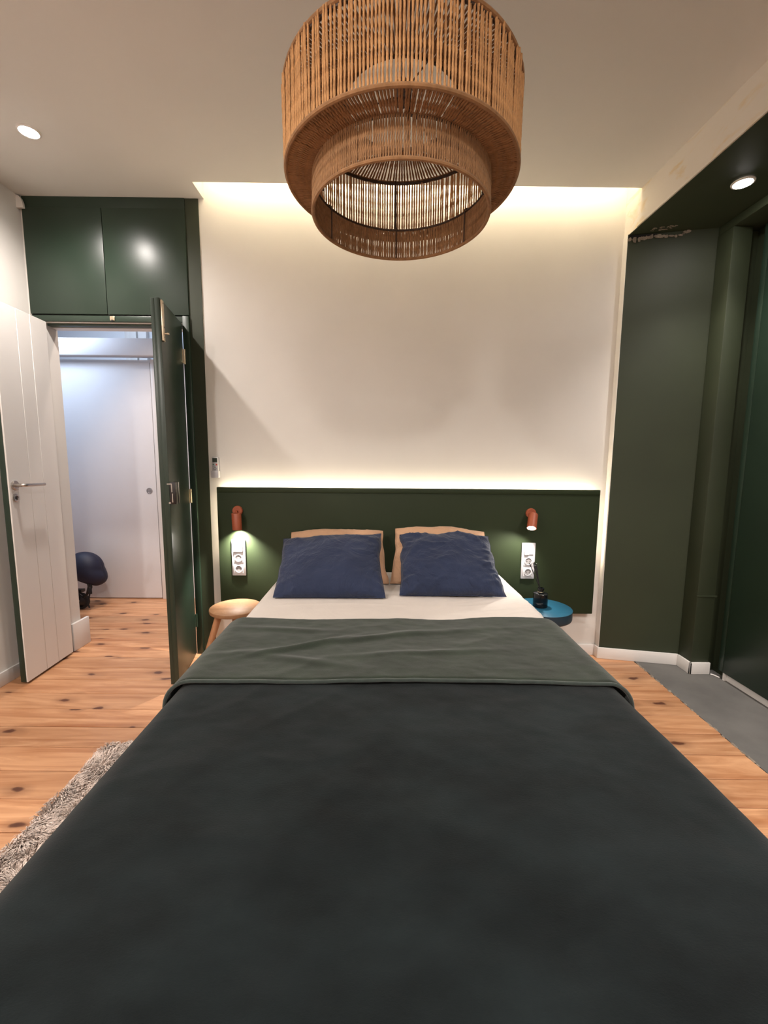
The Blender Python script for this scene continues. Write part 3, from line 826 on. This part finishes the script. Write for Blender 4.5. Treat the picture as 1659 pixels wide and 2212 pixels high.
# coverlet
cov = thing('coverlet', (XC, -1.5, 0.55), 'dark green fleece coverlet with its top edge folded back across the bed', 'coverlet')
CX = 0.060
def cover_z(x, y, k):
    w = 0.0050 * fbm(x * 1.7, y * 1.7, k) + 0.0026 * fbm(x * 5 + 3, y * 5, k)
    w += 0.0012 * fbm(x * 14, y * 17, k + 5, 3)
    m = max(0.0, noise.noise(Vector((x * 1.3, y * 1.3, k + 8))) + 0.1)
    w += 0.0050 * m * (ridge(x * 2.0 + 0.8 * y, y * 3.2 - x * 1.5, k + 3) ** 4)
    return w
def cover_fn(u, v):
    smax = 0.692 + 0.30
    s = (u * 2 - 1) * smax
    tmax = 1.40 + 0.34
    tt = v * tmax
    y = -0.905 - tt; dz = 0.0
    Rf = 0.07; yf = 1.315
    if tt > yf:
        q = (tt - yf) / Rf
        if q < PI / 2: y = -0.905 - yf - Rf * math.sin(q); dz = Rf * (1 - math.cos(q))
        else:
            y = -0.905 - yf - Rf - 0.02 * ((tt - yf) - Rf * PI / 2); dz = Rf + (tt - yf) - Rf * PI / 2
    x, z = drape(s, 0.5545, 0.690, 0.085)
    w = cover_z(x, y, 0.0)
    f = max(0.0, min(1.0, (abs(s) - 0.62) / 0.1))
    fy = 1.0 if dz < 0.01 else 0.4
    side = 0.014 * math.sin(y * 13 + 2 * noise.noise(Vector((y * 3, 0, 1)))) * max(0, min(1, (abs(s) - 0.76) / 0.2))
    return (CX + x + (side if s > 0 else -side), y, max(0.2, z - dz * (1 - 0.0)) + w * (1 - f) * fy)
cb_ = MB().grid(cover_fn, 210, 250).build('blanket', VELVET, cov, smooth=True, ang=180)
m1 = cb_.modifiers.new('thick', 'SOLIDIFY'); m1.thickness = 0.004; m1.offset = 1
def fold_edge(x):
    return -1.392 + 0.006 * math.sin(x * 5 + 0.6) + 0.004 * noise.noise(Vector((x * 4, 7, 0)))
def fold_top(x):
    return -0.893 - 0.012 * math.exp(-((x + 0.25) / 0.18) ** 2) + 0.012 * math.exp(-((x - 0.45) / 0.2) ** 2) + 0.004 * noise.noise(Vector((x * 6, 3, 0)))
def fold_fn(u, v):
    smax = 0.704 + 0.27
    s = (u * 2 - 1) * smax
    x, z = drape(s, 0.5705, 0.700, 0.085)
    ya, yb = fold_top(x), fold_edge(x)
    y = ya + (yb - ya) * v
    w = cover_z(x, y, 4.0) * 1.2
    # creases across the left half
    for cx, cy, sl, am, wd, ln in ((-0.33, -1.17, 0.45, 0.010, 0.016, 0.16), (-0.10, -1.10, 0.30, 0.009, 0.018, 0.20), (-0.42, -1.02, -0.08, 0.006, 0.02, 0.2),
                                   (-0.30, -1.28, -0.25, 0.006, 0.02, 0.14), (0.10, -1.22, 0.10, 0.006, 0.016, 0.22), (-0.5, -1.22, 0.15, 0.005, 0.02, 0.12), (0.2, -1.03, 0.12, 0.004, 0.02, 0.25)):
        d = (y - cy) - sl * (x - cx)
        w += am * math.exp(-(d / wd) ** 2) * math.exp(-((x - cx) / ln) ** 2)
    e = min(v, 1 - v) * abs(yb - ya)
    ro = 0.009 * (1 - math.sqrt(max(0, 1 - (1 - min(1, e / 0.009)) ** 2)))
    f = max(0.0, min(1.0, (abs(s) - 0.62) / 0.1))
    if abs(s) < 0.72: z -= ro
    return (CX + x, y, z + w * (1 - f))
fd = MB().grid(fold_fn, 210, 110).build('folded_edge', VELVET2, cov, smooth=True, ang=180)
m2 = fd.modifiers.new('thick', 'SOLIDIFY'); m2.thickness = 0.004; m2.offset = 1
tag(fd, 'folded-back lighter green top layer')
hp = []
for i in range(121):
    s = (i / 120 * 2 - 1) * 0.93
    x, z = drape(s, 0.5665, 0.703, 0.085)
    f = max(0.0, min(1.0, (abs(s) - 0.62) / 0.1))
    hp.append((CX + x, fold_edge(x) - 0.003, z + 0.001 + cover_z(x, fold_edge(x), 4.0) * (1 - f)))
MB().tube(hp, 0.0055, 8).build('hem', HEM, cov, smooth=True, ang=180)

# ------------------------------------------------------------------ pillows
def pillow(name, corners, tf, tb, mat, label, seed, mids=None, wr=1.0, dirx=1.0):
    BL, BR, TR, TL = [Vector(c) for c in corners]
    n = (BR - BL).cross(TL - BL).normalized()
    if n.y > 0: n = -n
    bulge = mids or 0.0
    NU, NV = 64, 48
    def mid(u, v):
        p = BL * (1 - u) * (1 - v) + BR * u * (1 - v) + TR * u * v + TL * (1 - u) * v
        up = (TL + TR - BL - BR).normalized()
        p += up * bulge * 4 * u * (1 - u) * v ** 2
        a, b = 2 * u - 1, 2 * v - 1
        p += (BR - BL).normalized() * (-0.012 * a * (1 - b * b) * abs(a) ** 3)
        p += up * (-0.008 * b * (1 - a * a) * abs(b) ** 3) * (0.3 if b < 0 else 1)
        if b > 0: p += up * 0.012 * wr * b ** 3 * noise.noise(Vector((a * 2.0, seed, 0))) * (1 - a ** 6)
        p += (BR - BL).normalized() * 0.009 * wr * abs(a) ** 5 * noise.noise(Vector((b * 2.6, seed + a * 2, 3)))
        return p
    def surf(u, v, side):
        a, b = 2 * u - 1, 2 * v - 1
        h = (max(0, 1 - abs(a) ** 2.4) * max(0, 1 - abs(b) ** 2.4)) ** 0.55
        edge = (max(abs(a), abs(b)) ** 2)
        T = tf if side > 0 else -tb
        p = mid(u, v)
        w = 0.0
        if side > 0:
            r_ = math.hypot(a, b)
            th = math.atan2(b, a)
            corner = max(0.0, min(1.0, (abs(a) + abs(b) - 0.9) / 0.8))
            w = wr * (0.0150 * corner * (ridge(th * 4.0, r_ * 0.9, seed) ** 3) * edge
                      + 0.0090 * fbm(a * 1.8 + b * dirx, b * 2.0, seed + 9)
                      + 0.0120 * max(0, noise.noise(Vector((a * 1.5, b * 1.5, seed + 2))) + 0.25) * (ridge(a * 0.9 - b * 2.1 * dirx, a * 0.9 * dirx + b * 1.0, seed + 4) ** 5)
                      + 0.0045 * max(0, a + 0.2) * (ridge(b * 3.4 - a * 1.2 * dirx, a * 1.2, seed + 14) ** 3))
            w *= min(1.0, h * 2.5)
        return p + n * (T * h + w)
    mb = MB()
    b0 = len(mb.v)
    mb.grid(lambda u, v: surf(u, v, 1), NU, NV)
    mb.grid(lambda u, v: surf(u, v, -1), NU, NV)
    ctr = (BL + BR) / 2
    mb2 = MB(); mb2.v = mb.v; mb2.f = mb.f
    o = mb2.build(name, mat, smooth=True, origin=ctr, ang=75)
    me = o.data
    b_ = bmesh.new(); b_.from_mesh(me)
    bmesh.ops.remove_doubles(b_, verts=b_.verts, dist=0.0004)
    bmesh.ops.recalc_face_normals(b_, faces=b_.faces)
    b_.to_mesh(me); b_.free()
    me.set_sharp_from_angle(angle=math.radians(80))
    tag(o, label, 'pillow')
    # piped seam round the edge
    pts = [mid(i / 24, 0) for i in range(25)] + [mid(1, i / 18) for i in range(1, 19)] + [mid(1 - i / 24, 1) for i in range(1, 25)] + [mid(0, 1 - i / 18) for i in range(1, 18)]
    pts.append(pts[0])
    MB().tube(pts, 0.0022, 6).build('seam', mat, o, smooth=True)
    return o
pillow('pillow', [(-0.520, -0.583, 0.556), (0.024, -0.581, 0.556), (0.004, -0.262, 0.818), (-0.538, -0.262, 0.785)], 0.070, 0.045, NAVY, 'flat navy blue pillow leaning in front on the side of the wooden stool', 1.3, 0.0, 1.1, -0.6)
pillow('pillow', [(0.096, -0.540, 0.556), (0.628, -0.552, 0.556), (0.598, -0.262, 0.806), (0.108, -0.262, 0.812)], 0.080, 0.045, NAVY, 'crumpled navy blue pillow leaning in front on the side of the blue table', 5.1, 0.014, 1.9, 0.8)
pillow('pillow', [(-0.530, -0.335, 0.557), (0.048, -0.340, 0.557), (0.012, -0.115, 0.808), (-0.522, -0.115, 0.795)], 0.065, 0.035, TAN, 'tan pillow propped behind the flat navy pillow', 8.4, 0.024, 0.8, 0.5)
pillow('pillow', [(0.054, -0.335, 0.557), (0.640, -0.335, 0.557), (0.612, -0.115, 0.806), (0.088, -0.115, 0.822)], 0.065, 0.035, TAN, 'tan pillow propped behind the crumpled navy pillow', 12.9, 0.030, 0.9, -0.5)

# ------------------------------------------------------------------ wooden stool and blue side table
SC = Vector((-0.790, -0.331, 0))
st = thing('stool', (SC.x, SC.y, 0), 'round light wooden stool used as a nightstand beside the bed', 'stool')
MB().lathe((SC.x, SC.y, 0.395), [(0.128, 0.0), (0.136, 0.004), (0.138, 0.014), (0.137, 0.022), (0.133, 0.025)], 48).build('seat', STOOLW, st, smooth=True)
for top, foot in (((-0.868, -0.362), (-0.985, -0.40)), ((-0.815, -0.262), (-0.865, -0.165)), ((-0.715, -0.385), (-0.648, -0.45))):
    MB().cyl((*foot, 0.0), (*top, 0.396), 0.014, 0.0185, 16).build('leg', STOOLL, st, smooth=True)

TC = Vector((0.925, -0.255, 0))
tb = thing('side_table', (TC.x, TC.y, 0), 'round blue side table with a thick top and brown wooden pedestal', 'side table')
MB().lathe((TC.x, TC.y, 0.338), [(0.148, 0.0), (0.157, 0.006), (0.160, 0.014), (0.160, 0.059)], 56).build('top_edge', BLUED, tb, smooth=True)
MB().lathe((TC.x, TC.y, 0.3972), [(0.160, 0.0), (0.1605, 0.0014), (0.158, 0.003)], 56).build('tabletop', BLUE, tb, smooth=True)
MB().lathe((TC.x, TC.y, 0.0), [(0.13, 0.0), (0.13, 0.018), (0.05, 0.034), (0.036, 0.10), (0.045, 0.22), (0.11, 0.337)], 32).build('pedestal', BROWNW, tb, smooth=True)

# reed diffuser
DC = Vector((0.916, -0.245, 0.4004))
rd = thing('reed_diffuser', DC, 'black reed diffuser bottle with black sticks on the blue side table', 'reed diffuser')
rb_ = 0.0405
pr = [(0.0, 0.0), (rb_ - 0.002, 0.0), (rb_, 0.003), (rb_, 0.076), (rb_ - 0.004, 0.080), (0.016, 0.083), (0.0145, 0.086), (0.0145, 0.098), (0.019, 0.100), (0.019, 0.108), (0.0135, 0.109), (0.012, 0.090)]
MB().lathe(DC, [(0.001, 0)] + pr[1:], 36).build('bottle', GLASSB, rd, smooth=True)
MB().torus((DC.x, DC.y, DC.z + 0.0865), 0.0155, 0.0022, 28, 8).build('neck_ring', BRASSY, rd, smooth=True)
# small printed lines on the label area
lbm = MB()
for j, (w0, zz) in enumerate(((0.020, 0.028), (0.012, 0.023))):
    pts = []
    for i in range(9):
        a = -PI / 2 - 0.5 + (i / 8 - 0.5) * w0 / rb_ * 2
        pts.append((DC.x + (rb_ + 0.0003) * math.cos(a), DC.y + (rb_ + 0.0003) * math.sin(a), DC.z + zz))
    lbm.tube(pts, 0.0006, 4)
lbm.build('label_print', PLASTICG, rd)
rs_ = random.Random(2)
for (x, y, z) in ((0.873, -0.27, 0.656), (0.868, -0.235, 0.650), (0.861, -0.262, 0.645), (0.842, -0.245, 0.655), (0.876, -0.225, 0.655), (0.879, -0.250, 0.640)):
    b0 = Vector((DC.x + rs_.uniform(-0.004, 0.008), DC.y + rs_.uniform(-0.006, 0.006), DC.z + 0.035))
    e = Vector((x, y, z))
    nk = b0.lerp(e, 0.3)
    k_ = Vector((DC.x - 0.006 + rs_.uniform(-.003, .003), DC.y + rs_.uniform(-.005, .005), DC.z + 0.105))
    MB().cyl(k_ - (e - k_).normalized() * 0.055, e, 0.0024, n=8).build('reed', STICK, rd, smooth=True)

# ------------------------------------------------------------------ shag rug
RX0, RX1, RY0, RY1 = -1.165, -0.45, -2.55, -0.895
rg = thing('rug', ((RX0 + RX1) / 2, (RY0 + RY1) / 2, 0.001), 'taupe shaggy rug lying beside and under the bed', 'rug')
MB().box(RX0 + 0.01, RX1, RY0, RY1 - 0.01, 0.0015, 0.008).build('backing', RUGB, rg)
def rug_pile():
    r_ = random.Random(17)
    vs, fs = [], []
    off = WL[rg]
    N = 30000
    for k in range(N):
        x = r_.uniform(RX0, RX0 + 0.62); y = r_.uniform(-1.62, RY1)
        cl = noise.noise_vector(Vector((x * 26, y * 26, 0.3)))
        big = noise.noise_vector(Vector((x * 9, y * 9, 4.3)))
        h = 0.016 + 0.010 * r_.random() + 0.006 * cl.z
        d = Vector((cl.x * 0.7 + big.x * 0.6 + r_.uniform(-.25, .25) + 0.15, cl.y * 0.7 + big.y * 0.6 + r_.uniform(-.25, .25) - 0.15, 0))
        w = r_.uniform(0.0012, 0.0022)
        a = r_.uniform(0, PI)
        ux, uy = math.cos(a) * w, math.sin(a) * w
        b = len(vs)
        for t, ww in ((0, 1), (0.55, 0.95), (1.0, 0.35)):
            px = x + d.x * h * t * t * 1.5; py = y + d.y * h * t * t * 1.5
            pz = 0.008 + h * t * (1 - 0.28 * t)
            vs.append((px - ux * ww - off.x, py - uy * ww - off.y, pz - off.z)); vs.append((px + ux * ww - off.x, py + uy * ww - off.y, pz - off.z))
        fs.append((b, b + 1, b + 3, b + 2)); fs.append((b + 2, b + 3, b + 5, b + 4))
    me = bpy.data.meshes.new('pile'); me.from_pydata(vs, [], fs)
    me.materials.append(PILE)
    o = bpy.data.objects.new('pile', me); COL.objects.link(o); o.parent = rg; WL[o] = off
    tag(o, kind='stuff')
rug_pile()

# ------------------------------------------------------------------ navy helmet over a folded scooter in the hall
hm_ = thing('helmet', (-2.36, 0.80, 0.22), 'navy blue helmet with a yellow tag hanging in the hall by the doorway', 'helmet')
HC = Vector((-2.405, 0.82, 0.332))
def helm(u, v):
    th = 2 * PI * u; ph = v * PI * 0.70
    r = Vector((0.140 * math.sin(ph) * math.cos(th), 0.115 * math.sin(ph) * math.sin(th), 0.132 * math.cos(ph)))
    if v > 0.60:
        k = (v - 0.60) / 0.40
        fx = max(0, math.cos(th)) ** 1.5
        r.x += 0.050 * math.sin(PI * min(1, k * 0.80)) * fx; r.z -= 0.030 * k * fx
    # tip the shell so the peak points right and down
    ca, sa = math.cos(-0.30), math.sin(-0.30)
    r = Vector((r.x * ca + r.z * sa * -1, r.y, r.x * sa + r.z * ca))
    return HC + r
hs_ = MB().grid(helm, 40, 22).build('shell', NAVYH, hm_, smooth=True, ang=60)
sm_ = hs_.modifiers.new('thick', 'SOLIDIFY'); sm_.thickness = 0.012; sm_.offset = -1
a_, b2 = Vector((-2.430, 0.6990, 0.388)), Vector((-2.408, 0.6985, 0.358))
d_ = (b2 - a_); px = Vector((0.010, 0, 0.006))
MB().hexa([a_ + Vector((0, -.004, 0)), a_ + px + Vector((0, -.004, 0)), b2 + px + Vector((0, -.004, 0)), b2 + Vector((0, -.004, 0)),
           a_ + Vector((0, .006, 0)), a_ + px + Vector((0, .006, 0)), b2 + px + Vector((0, .006, 0)), b2 + Vector((0, .006, 0))]).build('tag', YEL, hm_)
sp = MB()
sp.tube([(-2.345, 0.75, 0.25), (-2.335, 0.745, 0.20), (-2.355, 0.745, 0.13), (-2.385, 0.75, 0.10), (-2.42, 0.75, 0.13), (-2.46, 0.76, 0.22)], 0.009, 6, flat=0.4)
sp.tube([(-2.33, 0.76, 0.235), (-2.322, 0.755, 0.19), (-2.335, 0.75, 0.14)], 0.008, 6, flat=0.4)
sp.tube([(-2.335, 0.75, 0.14), (-2.355, 0.75, 0.05), (-2.345, 0.75, 0.02)], 0.006, 6, flat=0.4)
sp.build('strap', BLACKS, hm_, smooth=True)
MB().box(-2.345, -2.318, 0.742, 0.758, 0.135, 0.182).build('buckle', BLACKS, hm_, bevel=0.004)
sco = thing('folded_scooter', (-2.44, 0.80, 0.0), 'black folded scooter with small wheel under the navy helmet', 'scooter')
wc = Vector((-2.43, 0.78, 0.068))
MB().lathe(wc, [(0.046, -0.018), (0.064, -0.014), (0.067, 0.0), (0.064, 0.014), (0.046, 0.018)], 28, (0, 1, 0), closed=True).build('wheel', BLACKS, sco, smooth=True)
MB().lathe(wc, [(0.010, -0.02), (0.045, -0.006), (0.045, 0.006), (0.010, 0.02)], 20, (0, 1, 0)).build('hub', BLACKM, sco, smooth=True)
fk = MB().cyl((-2.43, 0.755, 0.07), (-2.47, 0.755, 0.17), 0.006, n=8).cyl((-2.40, 0.758, 0.115), (-2.455, 0.758, 0.160), 0.004, n=8)
fk.build('fork', NICKEL, sco, smooth=True)
MB().box(-2.62, -2.42, 0.775, 0.825, 0.135, 0.16).build('deck', BLACKM, sco, bevel=0.004)
